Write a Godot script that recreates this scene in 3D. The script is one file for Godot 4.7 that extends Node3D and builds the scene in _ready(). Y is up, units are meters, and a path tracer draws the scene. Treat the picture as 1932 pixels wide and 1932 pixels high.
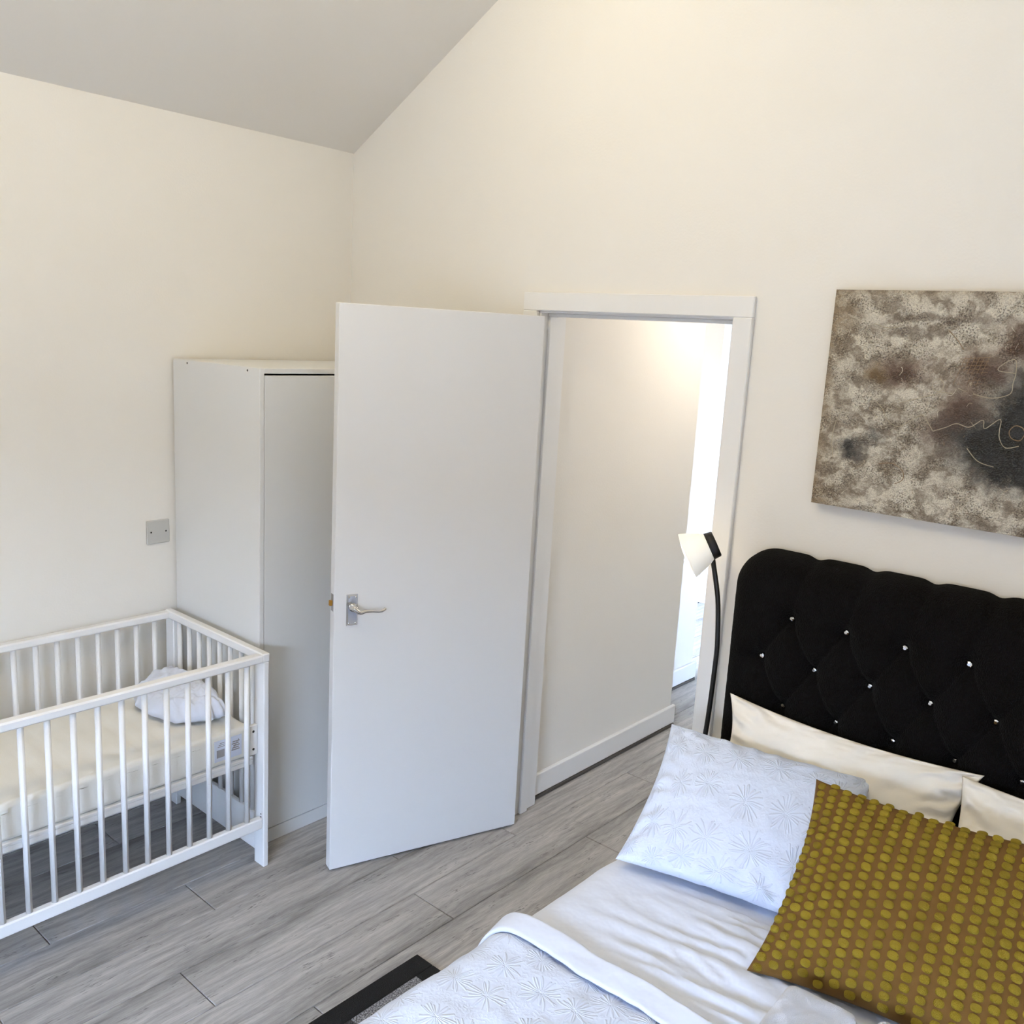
extends Node3D
# Bedroom corner: white cot, wardrobe, open door, floor lamp and a bed with a black tufted headboard.
# World: wall_left is the plane x = 0, wall_back (door, headboard) the plane z = 0, y up, metres.

var rng := RandomNumberGenerator.new()
var M := {}
var used := {}

# ------------------------------------------------------------------ camera, sky, lights
const LAMP_POS := Vector3(1.7, 3.0, 1.85)
const LAMP_COLOR := Color(1.0, 0.94, 0.80)
const LAMP_ENERGY := 1.0
const SMALL_LAMP_POS := Vector3(1.3, 3.22, 0.75)
const SMALL_LAMP_ENERGY := 0.10
const HALL_LAMP_POS := Vector3(1.55, 2.33, -1.25)
const HALL_LAMP_ENERGY := 0.33
const HALL_LAMP_COLOR := Color(1.0, 0.95, 0.885)
const SKY_ENERGY := 5.9
const EXPOSURE := 1.0

func setup_view():
	var cam := Camera3D.new()
	cam.name = "camera"
	var right := Vector3(0.75022026, 0.05494042, -0.65890144)
	var up := Vector3(-0.16753008, 0.97981727, -0.10904952)
	var fwd := Vector3(-0.63961178, -0.19219696, -0.74428294)
	cam.transform = Transform3D(Basis(right, up, -fwd), Vector3(3.25073, 1.92499, 2.62032))
	cam.fov = rad_to_deg(2.0 * atan(966.0 / 1725.217))
	cam.near = 0.05
	cam.far = 100.0
	add_child(cam)
	cam.current = true
	var sm := ProceduralSkyMaterial.new()
	sm.sky_top_color = Color(0.70, 0.82, 1.0)
	sm.sky_horizon_color = Color(0.948, 0.97, 1.0)
	sm.ground_horizon_color = Color(0.42, 0.42, 0.40)
	sm.ground_bottom_color = Color(0.36, 0.36, 0.34)
	sm.sky_energy_multiplier = SKY_ENERGY
	sm.ground_energy_multiplier = SKY_ENERGY * 0.35
	var sky := Sky.new()
	sky.sky_material = sm
	var env := Environment.new()
	env.background_mode = Environment.BG_SKY
	env.sky = sky
	env.tonemap_mode = Environment.TONE_MAPPER_LINEAR
	env.tonemap_exposure = EXPOSURE
	env.sdfgi_enabled = true
	env.ssao_enabled = true
	env.ssil_enabled = true
	var we := WorldEnvironment.new()
	we.name = "world_environment"
	we.environment = env
	add_child(we)

func omni(called: String, at: Vector3, color: Color, energy: float, size: float, parent: Node = self):
	var l := OmniLight3D.new()
	l.name = called
	parent.add_child(l)
	l.position = at
	l.light_color = color
	l.light_energy = energy
	l.light_size = size
	l.omni_range = 14.0
	l.omni_attenuation = 2.0
	l.shadow_enabled = true
	return l

# ------------------------------------------------------------------ naming helpers
func numbered(called: String) -> String:
	if not used.has(called):
		used[called] = 0
		return called
	used[called] += 1
	return "%s_%03d" % [called, used[called]]

func thing(called: String, label: String, category: String, at := Vector3.ZERO, group := "") -> Node3D:
	var o := Node3D.new()
	o.name = numbered(called)
	add_child(o)
	o.position = at
	tag(o, label, category, group)
	return o

func tag(o: Node, label: String, category: String, group := ""):
	o.set_meta("label", label)
	o.set_meta("category", category)
	if group != "":
		o.set_meta("group", group)

func structure(called: String, label: String, category: String, at := Vector3.ZERO) -> Node3D:
	var o := thing(called, label, category, at)
	o.set_meta("kind", "structure")
	return o

func put(called: String, mesh: Mesh, mat: Material, parent: Node, xf := Transform3D.IDENTITY, label := "") -> MeshInstance3D:
	var o := MeshInstance3D.new()
	o.name = called
	o.mesh = mesh
	o.material_override = mat
	parent.add_child(o, true)
	o.transform = xf
	o.cast_shadow = GeometryInstance3D.SHADOW_CASTING_SETTING_ON
	if label != "":
		o.set_meta("label", label)
	return o

func at(p: Vector3) -> Transform3D:
	return Transform3D(Basis.IDENTITY, p)

# ------------------------------------------------------------------ mesh helpers
func tri(st: SurfaceTool, a: Vector3, b: Vector3, c: Vector3, center: Vector3):
	var n := (a - c).cross(a - b)
	if n.dot((a + b + c) / 3.0 - center) < 0.0:
		var t := b
		b = c
		c = t
	for p in [a, b, c]:
		st.add_vertex(p)

func quad(st: SurfaceTool, a: Vector3, b: Vector3, c: Vector3, d: Vector3, center: Vector3):
	tri(st, a, b, c, center)
	tri(st, a, c, d, center)

func begin(flat := true) -> SurfaceTool:
	var st := SurfaceTool.new()
	st.begin(Mesh.PRIMITIVE_TRIANGLES)
	st.set_smooth_group(-1 if flat else 0)
	return st

func finish(st: SurfaceTool) -> ArrayMesh:
	st.generate_normals()
	return st.commit()

# box with chamfered edges, from corner lo to corner hi
func cbox(st: SurfaceTool, lo: Vector3, hi: Vector3, ch := 0.003):
	var c := (lo + hi) * 0.5
	var h := (hi - lo) * 0.5
	ch = min(ch, min(h.x, min(h.y, h.z)) * 0.9)
	var v := func(sx, sy, sz, axis):
		var q := Vector3(sx * (h.x - ch), sy * (h.y - ch), sz * (h.z - ch))
		q[axis] = Vector3(sx, sy, sz)[axis] * h[axis]
		return c + q
	for axis in 3:
		for s in [-1, 1]:
			var ps := []
			for k in [[-1, -1], [1, -1], [1, 1], [-1, 1]]:
				var sg := [0, 0, 0]
				sg[axis] = s
				sg[(axis + 1) % 3] = k[0]
				sg[(axis + 2) % 3] = k[1]
				ps.append(v.call(sg[0], sg[1], sg[2], axis))
			quad(st, ps[0], ps[1], ps[2], ps[3], c)
	for axis in 3:
		var b := (axis + 1) % 3
		var d := (axis + 2) % 3
		for sb in [-1, 1]:
			for sd in [-1, 1]:
				var s0 := [0, 0, 0]
				s0[b] = sb
				s0[d] = sd
				s0[axis] = -1
				var s1 := s0.duplicate()
				s1[axis] = 1
				quad(st, v.call(s0[0], s0[1], s0[2], b), v.call(s1[0], s1[1], s1[2], b), v.call(s1[0], s1[1], s1[2], d), v.call(s0[0], s0[1], s0[2], d), c)
	for sx in [-1, 1]:
		for sy in [-1, 1]:
			for sz in [-1, 1]:
				tri(st, v.call(sx, sy, sz, 0), v.call(sx, sy, sz, 1), v.call(sx, sy, sz, 2), c)

func box(lo: Vector3, hi: Vector3, ch := 0.003) -> ArrayMesh:
	var st := begin()
	cbox(st, lo, hi, ch)
	return finish(st)

# convex polygon in the plane of two axes, extruded along the third
func prism(st: SurfaceTool, poly: Array, z0: float, z1: float):
	var c := Vector3.ZERO
	for p in poly:
		c += Vector3(p.x, p.y, (z0 + z1) * 0.5)
	c /= poly.size()
	for i in poly.size():
		var a: Vector2 = poly[i]
		var b: Vector2 = poly[(i + 1) % poly.size()]
		quad(st, Vector3(a.x, a.y, z0), Vector3(b.x, b.y, z0), Vector3(b.x, b.y, z1), Vector3(a.x, a.y, z1), c)
		if i >= 1 and i < poly.size() - 1:
			for z in [z0, z1]:
				tri(st, Vector3(poly[0].x, poly[0].y, z), Vector3(a.x, a.y, z), Vector3(b.x, b.y, z), c)

# surface of revolution about the y axis; profile is a list of (radius, height)
func lathe(profile: Array, n := 32, flat := false) -> ArrayMesh:
	var pts := []
	for p in profile:
		pts.append(p)
	return grid_mesh(n, pts.size() - 1, func(u, v):
		var p: Vector2 = pts[roundi(v * (pts.size() - 1))]
		var a: float = u * TAU
		return Vector3(p.x * cos(a), p.y, p.x * sin(a)), Vector3.ZERO, Vector2.ONE, flat)

# grid surface; outward side found from the enclosed volume, or from a hint direction for open sheets
func grid_mesh(nu: int, nv: int, f: Callable, hint := Vector3.ZERO, uvs := Vector2.ONE, flat := false) -> ArrayMesh:
	var st := begin(flat)
	var P := PackedVector3Array()
	for j in nv + 1:
		for i in nu + 1:
			var u := float(i) / nu
			var v := float(j) / nv
			var p: Vector3 = f.call(u, v)
			P.append(p)
			st.set_uv(Vector2(u * uvs.x, v * uvs.y))
			st.add_vertex(p)
	var s := 0.0
	var mid := P[0]
	var w := nu + 1
	for j in nv:
		for i in nu:
			var a := P[j * w + i] - mid
			var b := P[j * w + i + 1] - mid
			var d := P[(j + 1) * w + i] - mid
			var e := P[(j + 1) * w + i + 1] - mid
			if hint == Vector3.ZERO:
				s += a.dot(b.cross(e)) + a.dot(e.cross(d))
			else:
				s += (b - a).cross(e - a).dot(hint)
	for j in nv:
		for i in nu:
			var a := j * w + i
			var q := [a, a + 1, a + w + 1, a, a + w + 1, a + w]
			if s > 0.0:
				q = [a, a + w + 1, a + 1, a, a + w, a + w + 1]
			for k in q:
				st.add_index(k)
	st.generate_normals()
	return st.commit()

# box with round edges of radius r, n segments a side, optional displacement of every point
func rbox(half: Vector3, r: float, n: int, bend = null) -> ArrayMesh:
	var st := begin(false)
	var base := 0
	for axis in 3:
		for s in [-1.0, 1.0]:
			for j in n + 1:
				for i in n + 1:
					var q := Vector3.ZERO
					q[axis] = s
					q[(axis + 1) % 3] = sin((float(i) / n - 0.5) * PI) * 0.5 + (float(i) / n - 0.5)
					q[(axis + 2) % 3] = sin((float(j) / n - 0.5) * PI) * 0.5 + (float(j) / n - 0.5)
					var p := q * half
					var inner := p.clamp(-(half - Vector3.ONE * r), half - Vector3.ONE * r)
					var d := p - inner
					if d.length() > 0.0:
						p = inner + d.normalized() * r
					if bend != null:
						p = bend.call(p)
					st.set_uv(Vector2(p[(axis + 1) % 3], p[(axis + 2) % 3]))
					st.add_vertex(p)
			for j in n:
				for i in n:
					var a := base + j * (n + 1) + i
					var t := [a, a + n + 2, a + 1, a, a + n + 1, a + n + 2]
					if s < 0.0:
						t = [a, a + 1, a + n + 2, a, a + n + 2, a + n + 1]
					for k in t:
						st.add_index(k)
			base += (n + 1) * (n + 1)
	st.generate_normals()
	return st.commit()

# round tube along a smooth path
func tube(path: Array, r: float, sides := 12, steps := 8, taper := 1.0) -> ArrayMesh:
	var c := Curve3D.new()
	for i in path.size():
		var t: Vector3 = (path[min(i + 1, path.size() - 1)] - path[max(i - 1, 0)]) / 6.0
		c.add_point(path[i], -t, t)
	c.bake_interval = 0.004
	var n := (path.size() - 1) * steps
	var L := c.get_baked_length()
	var pts := []
	for i in n + 1:
		pts.append(c.sample_baked(L * i / n))
	var frames := []
	var up := Vector3(0.31, 0.2, 0.93)
	for i in n + 1:
		var d: Vector3 = (pts[min(i + 1, n)] - pts[max(i - 1, 0)]).normalized()
		var x := up.cross(d).normalized()
		up = d.cross(x)
		frames.append([x, up])
	return grid_mesh(sides, n + 2, func(u, v):
		var j := clampi(roundi(v * (n + 2)) - 1, 0, n)
		var rr := r * lerpf(1.0, taper, float(j) / n)
		if v == 0.0 or v == 1.0:
			rr = 0.0
		var a: float = u * TAU
		return pts[j] + (frames[j][0] * cos(a) + frames[j][1] * sin(a)) * rr)

# ------------------------------------------------------------------ textures and materials
func noise(seed_value: int, freq: float, oct := 3, ridged := false) -> FastNoiseLite:
	var n := FastNoiseLite.new()
	n.seed = seed_value
	n.frequency = freq
	n.noise_type = FastNoiseLite.TYPE_SIMPLEX_SMOOTH
	n.fractal_type = FastNoiseLite.FRACTAL_RIDGED if ridged else FastNoiseLite.FRACTAL_FBM
	n.fractal_octaves = oct
	return n

func noise_texture(seed_value: int, freq: float, oct := 4, size := 512, ridged := false, ramp: Gradient = null) -> ImageTexture:
	var n := noise(seed_value, freq, oct, ridged)
	var img := n.get_seamless_image(size, size)
	if ramp != null:
		img.convert(Image.FORMAT_RGB8)
		for y in size:
			for x in size:
				img.set_pixel(x, y, ramp.sample(img.get_pixel(x, y).r))
	return ImageTexture.create_from_image(img)

func mat(color: Color, rough := 0.5, metal := 0.0) -> StandardMaterial3D:
	var m := StandardMaterial3D.new()
	m.albedo_color = color
	m.roughness = rough
	m.metallic = metal
	return m

func relief(m: StandardMaterial3D, tex: Texture2D, cm: float, scale := Vector3.ONE, triplanar := true):
	m.heightmap_enabled = true
	m.heightmap_texture = tex
	m.heightmap_scale = cm
	m.uv1_scale = scale
	m.uv1_triplanar = triplanar
	return m

func wood_texture(k: int) -> ImageTexture:
	var w := 1024
	var h := 152
	var streak := noise(100 + k, 1.0, 4)
	var fine := noise(200 + k, 1.0, 3)
	var smoke := noise(300 + k, 1.0, 3)
	var g := RandomNumberGenerator.new()
	g.seed = 900 + k
	var val := PackedFloat32Array()
	val.resize(w * h)
	var arch_u := g.randf_range(0.25, 0.8)
	var side := 1.0 if k % 2 == 0 else 0.0
	for y in h:
		var fy := float(y) / h
		var rowtone := g.randf_range(-0.012, 0.012)
		for x in w:
			var fx := float(x) / w
			var a := streak.get_noise_2d(fx * 2.2, fy * 5.0 + streak.get_noise_2d(fx * 5.0, 40.0) * 0.3)
			var b := fine.get_noise_2d(fx * 16.0, fy * 42.0)
			var c := smoke.get_noise_2d(fx * 4.0, fy * 2.4)
			var band: float = exp(-pow((fy - side) / 0.24, 2.0)) * (0.55 + 0.8 * c)
			var du := (fx - arch_u) * 4.2
			var arch: float = sin((absf(fy - 0.5) * 9.0 + du + 0.6 * a) * 7.0) * exp(-du * du * 0.9 - pow((fy - 0.5) * 3.4, 2.0))
			val[y * w + x] = 0.66 + 0.115 * a + 0.055 * b + rowtone - 0.15 * band + 0.034 * arch - 0.05 * maxf(0.0, c - 0.15)
	# fine pores and short dark flecks, in clusters along the grain
	for i in 3600:
		var x0 := g.randi_range(0, w - 1)
		var y0 := g.randi_range(0, h - 1)
		var d := g.randf_range(-0.05, 0.03)
		for q in g.randi_range(6, 26):
			val[y0 * w + (x0 + q) % w] += d
	for cl in 13:
		var cx := g.randi_range(0, w - 1)
		var cy := g.randi_range(14, h - 15)
		for i in g.randi_range(4, 12):
			var x0 := cx + g.randi_range(-46, 46)
			var y0 := clampi(cy + g.randi_range(-9, 9) - int((x0 - cx) * 0.06), 2, h - 3)
			var d := g.randf_range(0.10, 0.27)
			var ln := g.randi_range(6, 26)
			for q in ln:
				var xx := posmod(x0 + q, w)
				var yy := clampi(y0 - int(q * 0.08), 1, h - 2)
				var f := d * sin(PI * (q + 0.5) / ln)
				val[yy * w + xx] -= f
				val[(yy + 1) * w + xx] -= f * 0.4
	var bytes := PackedByteArray()
	bytes.resize(w * h * 3)
	for i in w * h:
		var v := clampf(val[i], 0.12, 0.9)
		bytes[i * 3] = int(v * 255.0)
		bytes[i * 3 + 1] = int(v * 0.972 * 255.0)
		bytes[i * 3 + 2] = int(v * 0.94 * 255.0)
	return ImageTexture.create_from_image(Image.create_from_data(w, h, false, Image.FORMAT_RGB8, bytes))

# embossed starburst flowers with a crinkled ground between them
func burst_texture() -> ImageTexture:
	var n := 640
	var img := noise(71, 0.045, 3, true).get_seamless_image(n, n)
	img.convert(Image.FORMAT_RF)
	var big := noise(75, 0.018, 2).get_seamless_image(n, n)
	var hgt := PackedFloat32Array()
	hgt.resize(n * n)
	for y in n:
		for x in n:
			hgt[y * n + x] = img.get_pixel(x, y).r * 0.55 * (0.4 + big.get_pixel(x, y).r)
	var g := RandomNumberGenerator.new()
	g.seed = 5
	for gy in 5:
		for gx in 5:
			var cx := (gx + 0.5 + 0.5 * (gy % 2) + g.randf_range(-0.16, 0.16)) * n / 5.0
			var cy := (gy + 0.5 + g.randf_range(-0.16, 0.16)) * n / 5.0
			var rad := g.randf_range(44.0, 66.0)
			var ir := int(rad)
			for y in range(-ir, ir + 1):
				for x in range(-ir, ir + 1):
					var r := sqrt(float(x * x + y * y))
					if r < rad:
						var q := posmod(int(cy) + y, n) * n + posmod(int(cx) + x, n)
						hgt[q] *= smoothstep(0.75, 1.0, r / rad)
			var petals := g.randi_range(19, 27)
			for k in petals:
				var a := TAU * (k + g.randf_range(-0.2, 0.2)) / petals
				var bend := g.randf_range(-0.006, 0.006)
				var r0 := rad * g.randf_range(0.06, 0.22)
				var r1 := rad * g.randf_range(0.72, 1.05)
				var r := r0
				while r < r1:
					var aa := a + bend * (r - r0)
					var px := cx + cos(aa) * r
					var py := cy + sin(aa) * r
					var wd := 1.7 + 1.1 * r / rad
					for y in range(-3, 4):
						for x in range(-3, 4):
							var d := Vector2(floor(px) + x - px, floor(py) + y - py).length()
							var q := posmod(int(floor(py)) + y, n) * n + posmod(int(floor(px)) + x, n)
							hgt[q] = maxf(hgt[q], 0.85 * exp(-pow(d / wd, 2.0)))
					r += 1.0
	var out := Image.create_from_data(n, n, false, Image.FORMAT_RF, hgt.to_byte_array())
	return ImageTexture.create_from_image(out)

func make_materials():
	var plaster := noise_texture(11, 0.12, 4, 512)
	M.wall = relief(mat(Color(0.925, 0.911, 0.880), 0.92), plaster, 0.02, Vector3.ONE * 1.6)
	M.ceiling = relief(mat(Color(0.91, 0.892, 0.862), 0.95), plaster, 0.02, Vector3.ONE * 1.6)
	M.gloss_paint = mat(Color(0.925, 0.922, 0.912), 0.38)
	M.door_paint = mat(Color(0.90, 0.90, 0.898), 0.42)
	M.foil = mat(Color(0.885, 0.885, 0.875), 0.45)
	M.cot = mat(Color(0.925, 0.925, 0.922), 0.40)
	M.dark = mat(Color(0.03, 0.03, 0.03), 0.6)
	M.gap = mat(Color(0.30, 0.285, 0.265), 0.9)
	M.chrome = mat(Color(0.86, 0.86, 0.86), 0.12, 1.0)
	M.steel = mat(Color(0.62, 0.61, 0.60), 0.32, 1.0)
	M.brass = mat(Color(0.74, 0.56, 0.27), 0.3, 1.0)
	M.plate = mat(Color(0.755, 0.75, 0.73), 0.45)
	M.black_metal = mat(Color(0.022, 0.022, 0.024), 0.45)
	M.planks = []
	for k in 5:
		var m := mat(Color(1, 1, 1), 0.48)
		m.albedo_texture = wood_texture(k)
		M.planks.append(m)
	M.subfloor = mat(Color(0.20, 0.19, 0.18), 0.9)
	var weave := noise_texture(21, 0.35, 2, 512)
	var crease := noise_texture(23, 0.012, 4, 512)
	M.cotton = relief(mat(Color(0.868, 0.895, 0.955), 0.85), crease, 0.25, Vector3.ONE * 1.4)
	M.pillow = relief(mat(Color(0.93, 0.905, 0.855), 0.88), crease, 0.3, Vector3.ONE * 1.8)
	var burst := burst_texture()
	M.embossed = relief(mat(Color(0.845, 0.885, 0.965), 0.82), burst, 0.19, Vector3(1, 1, 1), false)
	M.mattress = relief(mat(Color(0.925, 0.918, 0.89), 0.9), weave, 0.05, Vector3.ONE * 3.0)
	M.terry = relief(mat(Color(0.90, 0.912, 0.95), 0.95), noise_texture(31, 0.22, 3, 512), 0.4, Vector3.ONE * 6.0)
	M.cushion = relief(mat(Color(0.42, 0.29, 0.085), 0.9), weave, 0.06, Vector3.ONE * 5.0)
	M.tufts = []
	for c in [Color(0.66, 0.555, 0.105), Color(0.69, 0.585, 0.12), Color(0.63, 0.525, 0.09)]:
		var m: StandardMaterial3D = relief(mat(c, 0.95), noise_texture(33, 0.2, 3, 256), 0.8, Vector3.ONE * 12.0)
		m.rim_enabled = true
		m.rim = 0.25
		m.rim_tint = 0.8
		M.tufts.append(m)
	var velvet := mat(Color(0.052, 0.052, 0.053), 0.9)
	velvet.rim_enabled = true
	velvet.rim = 0.03
	velvet.metallic_specular = 0.22
	velvet.rim_tint = 0.4
	M.velvet = relief(velvet, noise_texture(41, 0.05, 4, 512, true), 0.6, Vector3(5.5, 2.6, 5.5))
	M.crystal = mat(Color(0.93, 0.94, 0.96), 0.06, 1.0)
	M.rug_black = relief(mat(Color(0.022, 0.022, 0.022), 0.98), noise_texture(43, 0.3, 3, 256), 0.4, Vector3.ONE * 4.0)
	var gr := Gradient.new()
	gr.colors = PackedColorArray([Color(0.30, 0.30, 0.31), Color(0.50, 0.50, 0.52), Color(0.70, 0.70, 0.71)])
	gr.offsets = PackedFloat32Array([0.25, 0.5, 0.75])
	M.rug_grey = relief(mat(Color(1, 1, 1), 0.98), noise_texture(43, 0.3, 3, 256), 0.5, Vector3.ONE * 3.0)
	M.rug_grey.albedo_texture = noise_texture(45, 0.2, 3, 256, false, gr)
	var gd := Gradient.new()
	gd.colors = PackedColorArray([Color(0.14, 0.14, 0.145), Color(0.24, 0.24, 0.25), Color(0.33, 0.33, 0.34)])
	gd.offsets = PackedFloat32Array([0.25, 0.5, 0.75])
	M.rug_dark = relief(mat(Color(1, 1, 1), 0.98), noise_texture(43, 0.3, 3, 256), 0.5, Vector3.ONE * 3.0)
	M.rug_dark.albedo_texture = noise_texture(47, 0.2, 3, 256, false, gd)
	var glass := mat(Color(0.9, 0.95, 1.0, 0.06), 0.02)
	glass.transparency = BaseMaterial3D.TRANSPARENCY_ALPHA
	M.glass = glass

# ------------------------------------------------------------------ room shell
const RX := 4.6
const RZ := 4.4
const EAVES := 2.6345
const PITCH := 0.5793
func roof(x: float) -> float:
	return EAVES + PITCH * (x if x < RX / 2 else RX - x)

func v2(x: float, y: float) -> Vector2:
	return Vector2(x, y)

func build_shell():
	var st := begin()
	prism(st, [v2(-0.15, 0), v2(1.055, 0), v2(1.055, roof(1.055)), v2(-0.15, roof(0) - 0.087)], -0.13, 0.0)
	prism(st, [v2(1.055, 2.03), v2(1.88, 2.03), v2(1.88, roof(1.88)), v2(1.055, roof(1.055))], -0.13, 0.0)
	prism(st, [v2(1.88, 0), v2(RX + 0.15, 0), v2(RX + 0.15, roof(RX) - 0.087), v2(RX / 2, roof(RX / 2)), v2(1.88, roof(1.88))], -0.13, 0.0)
	var w := structure("wall_back", "cream painted gable wall with the open doorway and the headboard", "wall")
	put("plaster", finish(st), M.wall, w)
	w = structure("wall_left", "cream painted low wall behind the cot and wardrobe", "wall")
	put("plaster", box(Vector3(-0.15, 0, 0), Vector3(0, EAVES, RZ), 0.0005), M.wall, w)
	w = structure("wall_right", "cream painted wall on the far side of the bed", "wall")
	put("plaster", box(Vector3(RX, 0, 0), Vector3(RX + 0.15, EAVES, RZ), 0.0005), M.wall, w)
	# gable wall with the window, behind the camera
	var x0 := 2.3
	var x1 := 4.2
	var y0 := 0.75
	var y1 := 2.15
	st = begin()
	prism(st, [v2(-0.15, 0), v2(x0, 0), v2(x0, roof(x0)), v2(-0.15, roof(0) - 0.087)], RZ, RZ + 0.2)
	prism(st, [v2(x0, 0), v2(x1, 0), v2(x1, y0), v2(x0, y0)], RZ, RZ + 0.2)
	prism(st, [v2(x0, y1), v2(x1, y1), v2(x1, roof(x1)), v2(x0, roof(x0))], RZ, RZ + 0.2)
	prism(st, [v2(x1, 0), v2(RX + 0.15, 0), v2(RX + 0.15, roof(RX) - 0.087), v2(x1, roof(x1))], RZ, RZ + 0.2)
	w = structure("wall_front", "cream painted gable wall with the window", "wall")
	put("plaster", finish(st), M.wall, w)
	window("window_1", "white framed two-pane bedroom window", Vector3(x0, y0, RZ + 0.1), Vector3(x1, y1, RZ + 0.1), 0)
	# sloping ceiling in two planes
	st = begin()
	prism(st, [v2(-0.15, roof(0) - 0.087), v2(RX / 2, roof(RX / 2)), v2(RX / 2, roof(RX / 2) + 0.16), v2(-0.15, roof(0) + 0.073)], -0.13, RZ + 0.2)
	prism(st, [v2(RX + 0.15, roof(0) - 0.087), v2(RX / 2, roof(RX / 2)), v2(RX / 2, roof(RX / 2) + 0.16), v2(RX + 0.15, roof(0) + 0.073)], -0.13, RZ + 0.2)
	w = structure("ceiling", "white sloping ceiling above the low wall", "ceiling")
	put("plasterboard", finish(st), M.ceiling, w)
	# baseboards
	w = structure("baseboard_left", "white painted baseboard along the wall behind the cot", "baseboard")
	put("board", box(Vector3(0, 0.001, 0.86), Vector3(0.016, 0.12, RZ), 0.004), M.gloss_paint, w)
	w = structure("baseboard_back", "white painted baseboard behind the bed", "baseboard")
	put("board", box(Vector3(1.935, 0.001, 0), Vector3(RX, 0.12, 0.016), 0.004), M.gloss_paint, w)
	w = structure("baseboard_right", "white painted baseboard on the far side of the bed", "baseboard")
	put("board", box(Vector3(RX - 0.016, 0.001, 0.02), Vector3(RX, 0.12, RZ), 0.004), M.gloss_paint, w)

func window(called: String, label: String, lo: Vector3, hi: Vector3, along: int):
	var w := structure(called, label, "window")
	var across := 2 if along == 0 else 0
	var f := 0.06
	var piece := func(name_: String, a0: float, b0: float, a1: float, b1: float, t: float, m: Material):
		var p := Vector3.ZERO
		var q := Vector3.ZERO
		p[along] = a0
		q[along] = a1
		p.y = b0
		q.y = b1
		p[across] = lo[across] - t
		q[across] = lo[across] + t
		put(name_, box(p, q, 0.004), m, w)
	var a0: float = lo[along]
	var a1: float = hi[along]
	var mid := (a0 + a1) / 2
	piece.call("frame_rail", a0, lo.y, a1, lo.y + f, 0.03, M.gloss_paint)
	piece.call("frame_rail", a0, hi.y - f, a1, hi.y, 0.03, M.gloss_paint)
	for a in [a0, mid - f / 2, a1 - f]:
		piece.call("frame_stile", a, lo.y + f, a + f, hi.y - f, 0.03, M.gloss_paint)
	piece.call("pane", a0 + f, lo.y + f, mid - f / 2, hi.y - f, 0.002, M.glass)
	piece.call("pane", mid + f / 2, lo.y + f, a1 - f, hi.y - f, 0.002, M.glass)

# houses across the street: they hide the sky near the horizon from the windows
func build_outside():
	var brick := mat(Color(0.56, 0.47, 0.40), 0.9)
	var slate := mat(Color(0.30, 0.30, 0.32), 0.8)
	var t := thing("neighbouring_house", "long rendered house with a slate roof across the street", "house", Vector3(3.0, -0.2, 12.5))
	put("wall", box(Vector3(-14, 0, 0), Vector3(14, 3.5, 6), 0.01), brick, t)
	var st := begin()
	prism(st, [v2(-14.3, 3.5), v2(14.3, 3.5), v2(14.3, 3.62), v2(-14.3, 3.62)], -0.3, 6.3)
	put("roof", finish(st), slate, t)
	t = thing("ground_outside", "grey paved ground outside the window", "ground", Vector3(3.0, -0.35, 8.5))
	t.set_meta("kind", "structure")
	put("paving", box(Vector3(-14, 0, -3.6), Vector3(14, 0.14, 10), 0.01), mat(Color(0.45, 0.44, 0.42), 0.95), t)

func build_floor():
	var fl := structure("floor", "grey wood-effect laminate floor in long staggered planks", "floor")
	put("subfloor", box(Vector3(-1.8, -0.12, -3.5), Vector3(RX + 0.15, -0.0085, RZ + 0.2), 0.001), M.subfloor, fl)
	var pitch := 0.1947
	var L := 1.305
	# joint positions read from the photograph for the rows it shows
	var ends := {-1: 1.606, 0: 1.158, 1: 0.526, 2: 1.392, 3: 0.627, 4: 1.197, 5: 0.28, 6: 0.9}
	var cache := {}
	for row in range(-11, 21):
		var x0 := 0.603 + row * pitch
		var x1 := x0 + pitch
		if x0 > RX:
			continue
		if x0 > -0.5:
			x0 = maxf(x0, 0.0) if x1 > 0.002 else x0
		x1 = minf(x1, RX)
		var e: float = ends.get(row, fposmod(row * 0.47, L))
		var zmin := -3.4 if x1 < 3.3 else 0.0
		var zmax := RZ if x1 > 0.002 else -0.14
		var z: float = e - L * ceil((e - zmin) / L)
		var k := 0
		while z < zmax:
			var a := maxf(z, zmin)
			var b := minf(z + L, zmax)
			if b - a > 0.01:
				rng.seed = row * 131 + k * 17 + 7
				var variant := rng.randi_range(0, 4)
				var turn := rng.randi_range(0, 3)
				var u0: float = (a - z) / L
				var u1: float = (b - z) / L
				var mesh := plank_mesh(Vector3(x0 + 0.0010, -0.008, a + 0.0016), Vector3(x1 - 0.0010, 0.0, b - 0.0016), u0, u1, turn)
				put("plank", mesh, M.planks[variant], fl)
			z += L
			k += 1

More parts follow.
